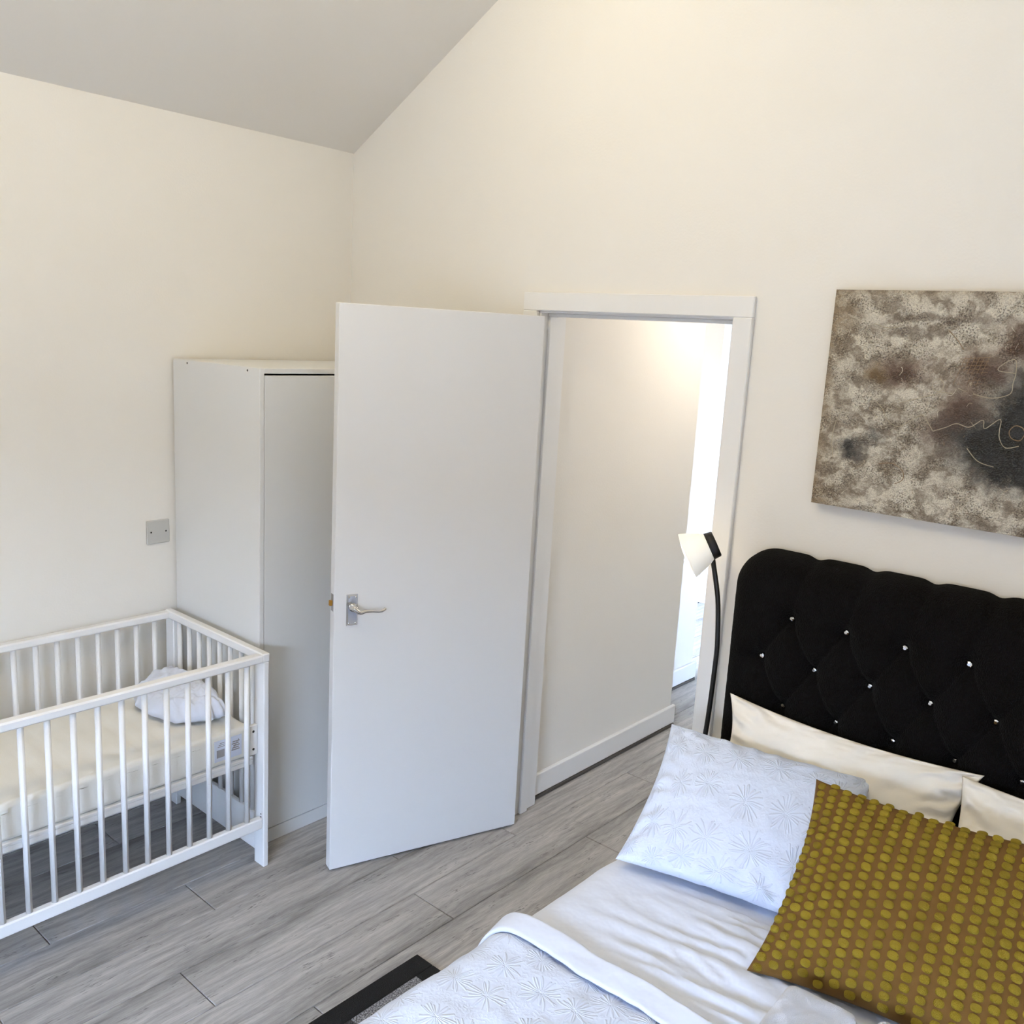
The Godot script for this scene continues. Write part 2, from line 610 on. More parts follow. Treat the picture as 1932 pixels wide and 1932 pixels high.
func plank_mesh(lo: Vector3, hi: Vector3, u0: float, u1: float, turn: int) -> ArrayMesh:
	var st := begin()
	var c := 0.0018
	var d := 0.0016
	var uv := func(p: Vector3) -> Vector2:
		var a := lerpf(u0, u1, (p.z - lo.z) / (hi.z - lo.z))
		var b := (p.x - lo.x) / (hi.x - lo.x)
		if turn & 1:
			a = 1.0 - a
		if turn & 2:
			b = 1.0 - b
		return Vector2(a, clampf(b, 0.01, 0.99))
	var q := func(ps: Array):
		for k in [0, 1, 2, 0, 2, 3]:
			st.set_uv(uv.call(ps[k]))
			st.add_vertex(ps[k])
	var t0 := Vector3(lo.x + c, hi.y, lo.z + c)
	var t1 := Vector3(hi.x - c, hi.y, lo.z + c)
	var t2 := Vector3(hi.x - c, hi.y, hi.z - c)
	var t3 := Vector3(lo.x + c, hi.y, hi.z - c)
	var m0 := Vector3(lo.x, hi.y - d, lo.z)
	var m1 := Vector3(hi.x, hi.y - d, lo.z)
	var m2 := Vector3(hi.x, hi.y - d, hi.z)
	var m3 := Vector3(lo.x, hi.y - d, hi.z)
	var dn := Vector3(0, lo.y - hi.y + d, 0)
	q.call([t0, t1, t2, t3])
	for e in [[t1, t0, m0, m1], [t2, t1, m1, m2], [t3, t2, m2, m3], [t0, t3, m3, m0]]:
		q.call(e)
	for e in [[m1, m0, m0 + dn, m1 + dn], [m2, m1, m1 + dn, m2 + dn], [m3, m2, m2 + dn, m3 + dn], [m0, m3, m3 + dn, m0 + dn]]:
		q.call(e)
	return finish(st)

func build_hall():
	var w := structure("wall_hall_left", "pale wall along the hallway seen through the doorway", "wall")
	put("plaster", box(Vector3(0.6, 0, -1.275), Vector3(1.04, 2.4, -0.13), 0.002), M.wall, w)
	w = structure("wall_hall_recess", "bright white stepped-back wall at the far end of the hallway", "wall")
	put("plaster", box(Vector3(0.6, 0, -1.93), Vector3(0.783, 2.4, -1.275), 0.002), M.wall, w)
	w = structure("wall_hall_end", "pale wall closing the hallway", "wall")
	put("plaster", box(Vector3(-1.6, 0, -3.52), Vector3(3.45, 2.4, -3.4), 0.002), M.wall, w)
	w = structure("wall_hall_side", "pale wall of the side passage off the hallway", "wall")
	put("plaster", box(Vector3(-1.72, 0, -3.4), Vector3(-1.6, 2.4, -0.13), 0.002), M.wall, w)
	w = structure("wall_hall_right", "pale wall with the hallway window", "wall")
	var st := begin()
	cbox(st, Vector3(2.0, 0, -1.95), Vector3(3.3, 2.4, -0.13), 0.001)
	cbox(st, Vector3(3.3, 0, -2.15), Vector3(3.45, 2.4, -0.13), 0.001)
	cbox(st, Vector3(3.3, 0, -3.4), Vector3(3.45, 2.4, -2.85), 0.001)
	cbox(st, Vector3(3.3, 0, -2.85), Vector3(3.45, 0.75, -2.15), 0.001)
	cbox(st, Vector3(3.3, 2.3, -2.85), Vector3(3.45, 2.4, -2.15), 0.001)
	put("plaster", finish(st), M.wall, w)
	window("window_2", "white framed hallway window", Vector3(3.38, 0.75, -2.85), Vector3(3.38, 2.3, -2.15), 2)
	w = structure("ceiling_hall", "white hallway ceiling", "ceiling")
	put("plasterboard", box(Vector3(-1.72, 2.4, -3.52), Vector3(3.45, 2.5, -0.13), 0.002), M.ceiling, w)
	w = structure("baseboard_hall", "white baseboard along the hallway wall, with a gap below", "baseboard")
	put("board", box(Vector3(1.04, 0.016, -1.295), Vector3(1.059, 0.112, -0.155), 0.004), M.gloss_paint, w)
	put("gap_strip", box(Vector3(1.04, 0.0005, -1.285), Vector3(1.064, 0.015, -0.155), 0.002), M.gap, w, Transform3D.IDENTITY, "dull grey edging strip under the baseboard")
	w = structure("baseboard_hall_recess", "white baseboard on the stepped-back hallway wall", "baseboard")
	put("board", box(Vector3(0.783, 0.016, -1.952), Vector3(0.802, 0.112, -1.275), 0.004), M.gloss_paint, w)
	put("board", box(Vector3(0.6, 0.016, -1.952), Vector3(0.783, 0.112, -1.93), 0.004), M.gloss_paint, w)
	put("gap_strip", box(Vector3(0.783, 0.0005, -1.94), Vector3(0.806, 0.015, -1.275), 0.002), M.gap, w, Transform3D.IDENTITY, "dull grey edging strip under the baseboard")
	var t := thing("ceiling_lamp", "round opal ceiling lamp in the hallway", "lamp", HALL_LAMP_POS + Vector3(0, 0.07, 0))
	put("base_plate", lathe([v2(0, 0), v2(0.15, 0), v2(0.15, -0.02), v2(0, -0.02)], 32), M.gloss_paint, t)
	var glow := mat(Color(1, 1, 1), 0.5)
	glow.emission_enabled = true
	glow.emission = HALL_LAMP_COLOR
	glow.emission_energy_multiplier = 1.2
	put("diffuser", lathe([v2(0, -0.021), v2(0.14, -0.021), v2(0.138, -0.04), v2(0.12, -0.062), v2(0.08, -0.078), v2(0.0, -0.085)], 32), glow, t)
	omni("hall_light", Vector3(0, -0.2, 0), HALL_LAMP_COLOR, HALL_LAMP_ENERGY, 0.1, t)

func build_doorway():
	var t := structure("trim_1", "white painted door casing around the open doorway", "door frame")
	var zt := 0.018
	put("casing_stile", box(Vector3(1.013, 0.001, 0), Vector3(1.078, 2.0085, zt), 0.003), M.gloss_paint, t)
	put("casing_stile", box(Vector3(1.862, 0.001, 0), Vector3(1.929, 2.0085, zt), 0.003), M.gloss_paint, t)
	put("casing_head", box(Vector3(1.013, 2.0085, 0), Vector3(1.929, 2.0736, zt), 0.003), M.gloss_paint, t)
	put("lining_stile", box(Vector3(1.055, 0.001, -0.15), Vector3(1.086, 2.015, 0.0), 0.002), M.gloss_paint, t)
	put("lining_stile", box(Vector3(1.853, 0.001, -0.15), Vector3(1.88, 2.015, 0.0), 0.002), M.gloss_paint, t)
	put("lining_head", box(Vector3(1.055, 2.002, -0.15), Vector3(1.88, 2.03, 0.0), 0.002), M.gloss_paint, t)
	put("stop_stile", box(Vector3(1.086, 0.001, -0.085), Vector3(1.098, 1.99, -0.042), 0.002), M.gloss_paint, t)
	put("stop_stile", box(Vector3(1.841, 0.001, -0.085), Vector3(1.853, 1.99, -0.042), 0.002), M.gloss_paint, t)
	put("stop_head", box(Vector3(1.086, 1.99, -0.085), Vector3(1.853, 2.002, -0.042), 0.002), M.gloss_paint, t)
	# door leaf, swung well into the room
	var a := 1.23551602
	var e := Vector3(-cos(a), 0, sin(a))
	var n := Vector3(sin(a), 0, cos(a))
	var d := structure("door_1", "plain white flush door standing open in front of the wardrobe", "door")
	d.transform = Transform3D(Basis(e, Vector3.UP, -n), Vector3(1.138, 0, 0.04))
	put("leaf", box(Vector3(0, 0.008, 0), Vector3(0.7616, 1.989, 0.04), 0.002), M.door_paint, d)
	for side in 2:
		var hx := Transform3D.IDENTITY if side == 0 else Transform3D(Basis(Vector3.RIGHT, Vector3.UP, Vector3.FORWARD), Vector3(0, 0, 0.04))
		handle(d, hx)
	put("latch_plate", box(Vector3(0.7612, 0.968, 0.010), Vector3(0.7626, 1.028, 0.030), 0.0004), M.steel, d, Transform3D.IDENTITY, "steel latch plate")
	put("latch_bolt", box(Vector3(0.7620, 0.987, 0.014), Vector3(0.7735, 1.006, 0.026), 0.002), M.brass, d, Transform3D.IDENTITY, "brass latch bolt")
	for y in [0.24, 1.00, 1.76]:
		var st := begin()
		cbox(st, Vector3(-0.0015, y - 0.04, 0.004), Vector3(0.0005, y + 0.04, 0.037), 0.0003)
		var hg := put("hinge", finish(st), M.steel, d)
		put("knuckle", lathe([v2(0, -0.04), v2(0.0055, -0.04), v2(0.0055, 0.04), v2(0, 0.04)], 12), M.steel, hg, at(Vector3(-0.004, y, 0.040)))

func handle(d: Node3D, xf: Transform3D):
	# chrome plate with a scrolled lever; drawn for the face at z = 0, looking to -z
	var p := put("handle_plate", plate_mesh(), M.chrome, d, xf, "chrome lever handle plate")
	for q in [[0.688, 1.018], [0.712, 1.018], [0.688, 0.926], [0.712, 0.926]]:
		put("screw", lathe([v2(0, 0), v2(0.0035, 0), v2(0.003, 0.0012), v2(0, 0.0016)], 10), M.chrome, p, Transform3D(Basis(Vector3.RIGHT, -PI / 2), Vector3(q[0], q[1], -0.0075)))
	put("rose", lathe([v2(0.0145, 0), v2(0.0145, 0.006), v2(0.011, 0.010), v2(0.0105, 0.028), v2(0, 0.03)], 20), M.chrome, p, Transform3D(Basis(Vector3.RIGHT, -PI / 2), Vector3(0.698, 0.982, -0.007)))
	var path := [Vector3(0.704, 0.986, -0.034), Vector3(0.696, 0.978, -0.038), Vector3(0.682, 0.970, -0.040), Vector3(0.665, 0.974, -0.041), Vector3(0.640, 0.973, -0.041), Vector3(0.615, 0.969, -0.041), Vector3(0.600, 0.972, -0.041), Vector3(0.593, 0.979, -0.041)]
	put("lever", tube(path, 0.0078, 12, 5, 0.62), M.chrome, p)

func plate_mesh() -> ArrayMesh:
	var st := begin()
	cbox(st, Vector3(0.680, 0.917, -0.0045), Vector3(0.720, 1.027, 0.0), 0.001)
	cbox(st, Vector3(0.6835, 0.9205, -0.0075), Vector3(0.7165, 1.0235, -0.004), 0.002)
	return finish(st)

# ------------------------------------------------------------------ furniture on the left
func build_wardrobe():
	var z1 := 0.846
	var z0 := z1 - 0.79
	var x0 := 0.012
	var x1 := 0.580
	var H := 1.7615
	var t := thing("wardrobe", "tall plain white wardrobe half hidden behind the open door", "wardrobe", Vector3(x0, 0, z0))
	var o := Vector3(x0, 0, z0)
	var b := func(name_: String, lo: Vector3, hi: Vector3, m: Material, ch := 0.0015):
		return put(name_, box(lo - o, hi - o, ch), m, t)
	var sp: MeshInstance3D = b.call("side_panel", Vector3(x0, 0, z1 - 0.018), Vector3(x1, H, z1), M.foil)
	b.call("side_panel", Vector3(x0, 0, z0), Vector3(x1, H, z0 + 0.018), M.foil)
	b.call("top_panel", Vector3(x0, H - 0.018, z0 + 0.018), Vector3(x1, H, z1 - 0.018), M.foil)
	b.call("bottom_panel", Vector3(x0, 0.058, z0 + 0.018), Vector3(x1 - 0.022, 0.076, z1 - 0.018), M.foil)
	b.call("back_panel", Vector3(x0, 0.03, z0 + 0.018), Vector3(x0 + 0.004, H - 0.018, z1 - 0.018), M.foil)
	b.call("plinth", Vector3(x1 - 0.018, 0.0, z0 + 0.018), Vector3(x1 - 0.003, 0.054, z1 - 0.018), M.foil)
	var mid := (z0 + z1) / 2
	b.call("door", Vector3(x1 - 0.020, 0.058, mid + 0.0015), Vector3(x1 - 0.002, H - 0.024, z1 - 0.0205), M.foil)
	b.call("door", Vector3(x1 - 0.020, 0.058, z0 + 0.0205), Vector3(x1 - 0.002, H - 0.024, mid - 0.0015), M.foil)
	var s := lathe([v2(0, 0), v2(0.0042, 0), v2(0.0035, 0.0008), v2(0.001, 0.0004), v2(0, 0.0004)], 10)
	for q in [[0.114, 1.750], [0.506, 1.750], [0.114, 0.066], [0.506, 0.066]]:
		put("screw", s, M.gap, sp, Transform3D(Basis(Vector3.RIGHT, PI / 2), Vector3(q[0], q[1], z1) - o))

func build_wall_plate():
	var t := thing("blank_wall_plate", "square off-white blank switch plate on the wall beside the wardrobe", "wall plate", Vector3(0, 1.104, 0.915))
	put("plate", box(Vector3(0, -0.046, -0.046), Vector3(0.009, 0.046, 0.046), 0.003), M.plate, t)
	for s in [-0.031, 0.029]:
		put("screw", lathe([v2(0, 0), v2(0.0036, 0), v2(0.003, 0.001), v2(0, 0.001)], 12), M.dark, t, Transform3D(Basis(Vector3.BACK, -PI / 2), Vector3(0.0088, 0.0, s)))

func build_cot():
	var xb := 0.041
	var xf := 0.703
	var za := 0.8885
	var zb := 2.1165
	var o := Vector3(xb, 0, za)
	var t := thing("baby_cot", "white wooden slatted baby cot against the low wall", "cot", o)
	var pw := 0.058
	var pt := 0.021
	var bar := lathe([v2(0, 0), v2(0.0092, 0), v2(0.0092, 1), v2(0, 1)], 12)
	for e in 2:
		var z0 := za if e == 0 else zb - pt
		var z1 := z0 + pt
		var pn := Node3D.new()
		pn.name = "end_panel"
		t.add_child(pn, true)
		for x in [xb, xf - pw]:
			put("post", box(Vector3(x, 0, z0) - o, Vector3(x + pw, 0.772, z1) - o, 0.003), M.cot, pn)
		put("top_rail", box(Vector3(xb, 0.772, z0 - 0.004) - o, Vector3(xf, 0.803, z1 + 0.004) - o, 0.004), M.cot, pn)
		put("bottom_board", box(Vector3(xb + pw, 0.047, z0 + 0.002) - o, Vector3(xf - pw, 0.193, z1 - 0.002) - o, 0.003), M.cot, pn)
		for k in 8:
			var x := 0.127 + k * 0.0705
			put("bar", bar, M.cot, pn, Transform3D(Basis.from_scale(Vector3(1, 0.579, 1)), Vector3(x, 0.193, (z0 + z1) / 2) - o))
		for y in [0.172, 0.183]:
			put("screw_hole", lathe([v2(0, 0), v2(0.0028, 0), v2(0.0028, 0.0006), v2(0, 0.0006)], 8), M.dark, pn, Transform3D(Basis(Vector3.RIGHT, PI / 2), Vector3(xf - 0.016, y + 0.02, z1) - o))
	for s in 2:
		var x0 := xf - 0.036 if s == 0 else xb
		var x1 := x0 + 0.036
		var sn := Node3D.new()
		sn.name = "side_panel"
		t.add_child(sn, true)
		put("top_rail", box(Vector3(x0, 0.772, za + pt) - o, Vector3(x1, 0.800, zb - pt) - o, 0.005), M.cot, sn)
		put("bottom_rail", box(Vector3(x0 + 0.006, 0.151, za + pt) - o, Vector3(x1 - 0.004, 0.192, zb - pt) - o, 0.004), M.cot, sn)
		for k in 15:
			var z := 0.965 + k * 0.0725
			put("bar", bar, M.cot, sn, Transform3D(Basis.from_scale(Vector3(1, 0.581, 1)), Vector3((x0 + x1) / 2, 0.1915, z) - o))
	# mattress base on brackets
	var bn := Node3D.new()
	bn.name = "mattress_base"
	t.add_child(bn, true)
	put("base_board", box(Vector3(0.082, 0.398, za + pt + 0.004) - o, Vector3(0.645, 0.409, zb - pt - 0.004) - o, 0.002), M.cot, bn)
	for x in [0.084, 0.622]:
		put("base_rail", box(Vector3(x, 0.378, za + pt + 0.004) - o, Vector3(x + 0.021, 0.398, zb - pt - 0.004) - o, 0.002), M.cot, bn)
	for e in 2:
		for x in [0.066, 0.652]:
			var z0 := za + pt + 0.0005 if e == 0 else zb - pt - 0.034
			put("bracket", box(Vector3(x, 0.426, z0) - o, Vector3(x + 0.016, 0.538, z0 + 0.033) - o, 0.003), M.cot, bn)
			if x > 0.3:
				for y in [0.449, 0.515]:
					put("bolt", lathe([v2(0, 0), v2(0.0046, 0), v2(0.0046, 0.001), v2(0, 0.001)], 12), M.dark, bn, Transform3D(Basis(Vector3.BACK, -PI / 2), Vector3(x + 0.0158, y, z0 + 0.018) - o), "black bolt")
	# mattress lying in the cot
	var mc := Vector3(0.358, 0.4695, 1.5025)
	var nz := noise(55, 3.0, 2)
	var mt := thing("cot_mattress", "thin white quilted mattress inside the baby cot", "mattress", Vector3(mc.x, 0.4095, mc.z))
	var half := Vector3(0.282, 0.060, 0.582)
	put("mattress_body", rbox(half, 0.018, 84, func(p: Vector3) -> Vector3:
		if p.y > 0.03:
			var edge: float = smoothstep(0.285, 0.20, absf(p.x))
			var q: float = absf(sin(p.z / 0.075 * PI))
			p.y += 0.0042 * pow(q, 0.6) - 0.004 + 0.006 * nz.get_noise_2d(p.x * 1.5, p.z * 1.5) * edge
		return p + Vector3(0, 0.060, 0)), M.mattress, mt)
	var lb := put("care_label", box(Vector3(0.2815, 0.022, -0.545), Vector3(0.2835, 0.098, -0.440), 0.0004), M.cotton, mt, Transform3D.IDENTITY, "white care label with small grey print")
	var grey := mat(Color(0.62, 0.61, 0.62), 0.9)
	var st := begin()
	cbox(st, Vector3(0.2834, 0.036, -0.478), Vector3(0.2838, 0.064, -0.448), 0.0001)
	for k in 3:
		cbox(st, Vector3(0.2834, 0.074 + k * 0.006, -0.478), Vector3(0.2838, 0.0765 + k * 0.006, -0.452 - 0.004 * k), 0.0001)
	for k in 5:
		cbox(st, Vector3(0.2834, 0.046 + k * 0.0075, -0.536 + 0.003 * (k % 2)), Vector3(0.2838, 0.050 + k * 0.0075, -0.506 - 0.003 * (k % 3)), 0.0001)
	for k in 9:
		var f := k / 8.0
		cbox(st, Vector3(0.2834, 0.046 + f * 0.034, -0.508 - f * 0.026), Vector3(0.2839, 0.050 + f * 0.034, -0.505 - f * 0.026), 0.0001)
	put("print", finish(st), grey, lb)

func build_cot_sheet():
	# crumpled sheet left on the cot mattress
	var poly := [v2(0.16, 1.10), v2(0.26, 1.150), v2(0.36, 1.155), v2(0.49, 1.125), v2(0.555, 1.02), v2(0.555, 0.955), v2(0.40, 0.935), v2(0.26, 0.93), v2(0.14, 0.94), v2(0.115, 1.02)]
	var c := v2(0.32, 1.03)
	var fold := noise(61, 9.0, 3, true)
	var soft := noise(62, 7.0, 2)
	var y0 := 0.537
	var t := thing("crumpled_sheet", "crumpled white cotton sheet bunched on the cot mattress", "sheet", Vector3(c.x, y0, c.y))
	put("cloth", grid_mesh(150, 60, func(u, v):
		var f: float = u * poly.size()
		var i := int(f) % poly.size()
		var p: Vector2 = poly[i].lerp(poly[(i + 1) % poly.size()], f - floor(f))
		var r: float = minf(v / 0.92, 1.0)
		var q := (p - c) * (r * (1.0 + 0.05 * soft.get_noise_2d(u * 3.0, 2.0)))
		var x := q.x
		var z := q.y
		var rear: float = smoothstep(0.10, -0.08, z)
		var bunch: float = smoothstep(0.02, 0.14, x)
		var h: float = 0.052 + 0.035 * rear * (1.0 - 0.6 * bunch)
		h += (0.5 + 0.5 * fold.get_noise_2d(x * 1.1 + 3.0, z * 0.9)) * lerpf(0.016, 0.044, bunch)
		h += 0.012 * soft.get_noise_2d(x * 2.0, z * 2.0)
		h *= pow(maxf(0.0, 1.0 - pow(r, 5.0)), 0.5)
		if v > 0.92:
			q *= 1.0 - (v - 0.92) * 6.0
			return Vector3(q.x, 0.0, q.y)
		return Vector3(x, maxf(h, 0.0) + 0.001, z), Vector3.UP), M.cotton, t)

# ------------------------------------------------------------------ lamp, painting, rug
func build_floor_lamp():
	var b := Vector3(1.905, 0, 0.135)
	var t := thing("floor_lamp", "slim black gooseneck floor lamp with a white shade beside the headboard", "lamp", b)
	put("base", lathe([v2(0, 0), v2(0.078, 0), v2(0.08, 0.004), v2(0.078, 0.014), v2(0.012, 0.018), v2(0, 0.018)], 36), M.black_metal, t)
	var path := [Vector3(1.905, 0.015, 0.135), Vector3(1.930, 0.30, 0.122), Vector3(1.958, 0.69, 0.105), Vector3(1.968, 0.945, 0.105), Vector3(1.966, 1.03, 0.105), Vector3(1.957, 1.13, 0.106), Vector3(1.944, 1.20, 0.109), Vector3(1.926, 1.285, 0.118)]
	var rel := []
	for p in path:
		rel.append(p - b)
	put("pole", tube(rel, 0.0078, 14, 8), M.black_metal, t)
	var rear := Vector3(1.944, 1.326, 0.128)
	var dir := Vector3(-0.71, -0.46, 0.50).normalized()
	var x := dir.cross(Vector3.UP).normalized()
	var bs := Basis(x, dir, x.cross(dir))
	var xf := Transform3D(bs, rear - b)
	put("head_cap", lathe([v2(0, 0), v2(0.038, 0.001), v2(0.041, 0.004), v2(0.043, 0.026), v2(0.041, 0.027), v2(0, 0.027)], 32), M.black_metal, t, xf)
	var glow := mat(Color(1, 1, 0.98), 0.5)
	glow.emission_enabled = true
	glow.emission = Color(1.0, 0.97, 0.90)
	glow.emission_energy_multiplier = 0.28
	put("lamp_shade", lathe([v2(0.041, 0.026), v2(0.050, 0.040), v2(0.061, 0.066), v2(0.071, 0.094), v2(0.0705, 0.098), v2(0.050, 0.101), v2(0.025, 0.105), v2(0, 0.106)], 36), glow, t, xf, "white glowing lamp shade")
	omni("lamp_light", xf * Vector3(0, 0.135, 0), Color(1.0, 0.93, 0.82), 0.012, 0.05, t)

func blob(x: float, y: float, cx: float, cy: float, rx: float, ry: float) -> float:
	var d := pow((x - cx) / rx, 2.0) + pow((y - cy) / ry, 2.0)
	return exp(-d)

func build_painting():
	var W := 0.97
	var H := 0.609
	var n := 900
	var m := 565
	var n1 := noise(81, 1.0, 4)
	var n2 := noise(82, 1.0, 4, true)
	var n3 := noise(83, 1.0, 3)
	var n4 := noise(84, 1.0, 2)
	var n5 := noise(85, 1.0, 1)
	n5.noise_type = FastNoiseLite.TYPE_CELLULAR
	n5.cellular_return_type = FastNoiseLite.RETURN_CELL_VALUE
	n5.fractal_type = FastNoiseLite.FRACTAL_NONE
	var bytes := PackedByteArray()
	bytes.resize(n * m * 3)
	var hgt := PackedFloat32Array()
	hgt.resize(n * m)
	for j in m:
		for i in n:
			var x := W * i / n
			var y := H * j / m
			var wx := x + 0.022 * n4.get_noise_2d(x * 9.0, y * 9.0) + 0.012 * n3.get_noise_2d(x * 45.0, y * 45.0)
			var wy := y + 0.022 * n4.get_noise_2d(x * 9.0 + 50.0, y * 9.0) + 0.012 * n3.get_noise_2d(x * 45.0 + 70.0, y * 45.0)
			var a := n1.get_noise_2d(wx * 14.0, wy * 20.0)
			var cell := n5.get_noise_2d(wx * 22.0 + 0.5 * a, wy * 30.0 - 0.5 * a)
			var th := -0.5 + 1.1 * cell
			var tt := x * cos(th) + y * sin(th)
			var ss := y * cos(th) - x * sin(th)
			var b := 0.55 * n3.get_noise_2d(tt * 30.0, ss * 105.0) + 0.35 * n1.get_noise_2d(wx * 70.0, wy * 70.0)
			var c := n3.get_noise_2d(x * 300.0, y * 300.0)
			var rough: float = smoothstep(-0.18, 0.22, n4.get_noise_2d(x * 11.0 + 90.0, y * 13.0))
			var grain := n1.get_noise_2d(x * 170.0 + 11.0, y * 170.0)
			# ground: warm grey with scuffed off-white
			var white: float = smoothstep(-0.62, 0.48, 0.9 * a + 0.42 * b + 0.10 * cell + 0.30 * grain * rough)
			white = clampf(white + 0.5 * blob(wx, wy, 0.21, 0.135, 0.10, 0.022) + 0.5 * blob(wx, wy, 0.27, 0.285, 0.06, 0.03) + 0.5 * blob(wx, wy, 0.21, 0.55, 0.06, 0.03) + 0.5 * blob(wx, wy, 0.375, 0.11, 0.05, 0.04) + 0.5 * blob(wx, wy, 0.46, 0.045, 0.08, 0.04) + 0.4 * blob(wx, wy, 0.36, 0.54, 0.1, 0.03), 0.0, 1.0)
			var col := Color(0.46, 0.41, 0.345).lerp(Color(0.85, 0.82, 0.75), white)
			var brush := blob(wx, wy, 0.33, 0.072, 0.16, 0.012) + 0.7 * blob(wx, wy, 0.21, 0.112, 0.11, 0.012)
			col = col.lerp(Color(0.30, 0.25, 0.21), clampf(brush * (0.55 + 0.5 * b), 0.0, 0.85))
			var edge := exp(-x / 0.02) + exp(-y / 0.012) * 0.6 + 0.9 * blob(x, y, 0.0, H, 0.09, 0.06) + 0.6 * blob(x, y, 0.03, 0.08, 0.05, 0.07)
			col = col.lerp(Color(0.47, 0.37, 0.24), clampf(edge * (0.45 + 0.6 * b), 0.0, 0.75))
			var brown := 1.1 * blob(wx, wy, 0.205, 0.212, 0.062, 0.036) + 1.1 * blob(wx, wy, 0.41, 0.20, 0.055, 0.045) + 1.2 * blob(wx, wy, 0.375, 0.30, 0.05, 0.042) + 1.1 * blob(wx, wy, 0.49, 0.13, 0.04, 0.04) + 0.8 * blob(wx, wy, 0.34, 0.37, 0.05, 0.04) + 0.9 * blob(wx, wy, 0.70, 0.20, 0.10, 0.06)
			col = col.lerp(Color(0.30, 0.205, 0.15), clampf(brown * (0.95 + 0.4 * a), 0.0, 0.96))
			col = col.lerp(Color(0.36, 0.26, 0.11), clampf(0.9 * blob(wx, wy, 0.137, 0.225, 0.022, 0.022), 0.0, 0.8))
			var black := 1.5 * blob(wx, wy, 0.47, 0.385, 0.105, 0.062) + 1.3 * blob(wx, wy, 0.535, 0.30, 0.075, 0.09) + 0.9 * blob(wx, wy, 0.52, 0.46, 0.08, 0.035) + 0.95 * blob(wx, wy, 0.095, 0.437, 0.036, 0.02) + 1.0 * blob(wx, wy, 0.66, 0.42, 0.10, 0.05) + 0.5 * blob(wx, wy, 0.155, 0.39, 0.03, 0.03)
			col = col.lerp(Color(0.075, 0.08, 0.08), clampf(black * (0.95 + 0.35 * b), 0.0, 0.98))
			col = col.lerp(Color(0.62, 0.58, 0.48), clampf((b - 0.35) * 1.6, 0.0, 0.5) * clampf(1.0 - black * 0.35, 0.15, 1.0))
			var pit: float = smoothstep(0.10, 0.42, grain + 0.25 * c) * (0.25 + 0.6 * rough)
			col = col.lerp(Color(0.20, 0.165, 0.13), pit * 0.75 * (1.0 - clampf(black, 0.0, 1.0)))
			var fleck: float = smoothstep(0.16, 0.46, -grain + 0.2 * c) * rough
			col = col.lerp(Color(0.86, 0.83, 0.75), fleck * (0.55 - 0.35 * clampf(black + brown, 0.0, 1.0)))
			col = col.lightened(clampf(c * 0.14, 0.0, 0.2)) if c > 0.0 else col.darkened(clampf(-c * 0.30, 0.0, 0.3))
			var q := j * n + i
			bytes[q * 3] = clampi(int(col.r * 255), 0, 255)
			bytes[q * 3 + 1] = clampi(int(col.g * 255), 0, 255)
			bytes[q * 3 + 2] = clampi(int(col.b * 255), 0, 255)
			hgt[q] = 0.5 + 0.25 * b + 0.18 * c + 0.12 * a + 0.10 * cell - 0.45 * grain * (0.3 + rough)
	var paint := mat(Color(1, 1, 1), 0.55)
	paint.albedo_texture = ImageTexture.create_from_image(Image.create_from_data(n, m, false, Image.FORMAT_RGB8, bytes))
	paint.heightmap_enabled = true
	paint.heightmap_texture = ImageTexture.create_from_image(Image.create_from_data(n, m, false, Image.FORMAT_RF, hgt.to_byte_array()))
	paint.heightmap_scale = 0.6
	var o := Vector3(2.186, 1.485, 0.004)
	var t := thing("abstract_painting", "textured abstract canvas in grey, cream, brown and black above the bed", "painting", o)
	put("stretcher", box(Vector3(0.0, 0.0, 0.0), Vector3(W, H, 0.033), 0.002), mat(Color(0.50, 0.44, 0.36), 0.8), t, Transform3D.IDENTITY, "canvas edge over a wooden stretcher")
	put("canvas_front", grid_mesh(60, 40, func(u, v):
		var d: float = minf(minf(u, 1.0 - u) * W, minf(v, 1.0 - v) * H)
		return Vector3(u * W, (1.0 - v) * H, 0.0332 + 0.002 * smoothstep(0.0, 0.02, d) + 0.0012 * n1.get_noise_2d(u * 20.0, v * 14.0)), Vector3.BACK), paint, t, Transform3D.IDENTITY, "thickly painted canvas face")
	var cream := mat(Color(0.66, 0.61, 0.51), 0.5)
	var umber := mat(Color(0.52, 0.42, 0.30), 0.5)
	var lines := [
		[[0.150, 0.300], [0.171, 0.319], [0.190, 0.350], [0.221, 0.363], [0.250, 0.342], [0.278, 0.325], [0.295, 0.345], [0.310, 0.365]],
		[[0.212, 0.299], [0.260, 0.282], [0.311, 0.263], [0.321, 0.240], [0.305, 0.226], [0.292, 0.240], [0.300, 0.258], [0.345, 0.262]],
		[[0.314, 0.101], [0.338, 0.124], [0.357, 0.148]],
		[[0.310, 0.365], [0.340, 0.352], [0.366, 0.339], [0.398, 0.345], [0.428, 0.323], [0.435, 0.345], [0.468, 0.317], [0.470, 0.345], [0.473, 0.366], [0.490, 0.388], [0.520, 0.380]],
		[[0.487, 0.200], [0.445, 0.195], [0.460, 0.175], [0.482, 0.167], [0.487, 0.200], [0.484, 0.225], [0.481, 0.252], [0.440, 0.266], [0.395, 0.259]],
		[[0.530, 0.347], [0.520, 0.366], [0.500, 0.362], [0.493, 0.345], [0.505, 0.330], [0.522, 0.334], [0.530, 0.347]],
		[[0.120, 0.090], [0.160, 0.100], [0.190, 0.095]],
		[[0.060, 0.330], [0.045, 0.370], [0.040, 0.420], [0.050, 0.470]],
		[[0.180, 0.470], [0.215, 0.465], [0.245, 0.480], [0.250, 0.505], [0.230, 0.52]],
		[[0.40, 0.40], [0.43, 0.43], [0.47, 0.44]],
		[[0.58, 0.20], [0.62, 0.26], [0.68, 0.24], [0.72, 0.30]]]
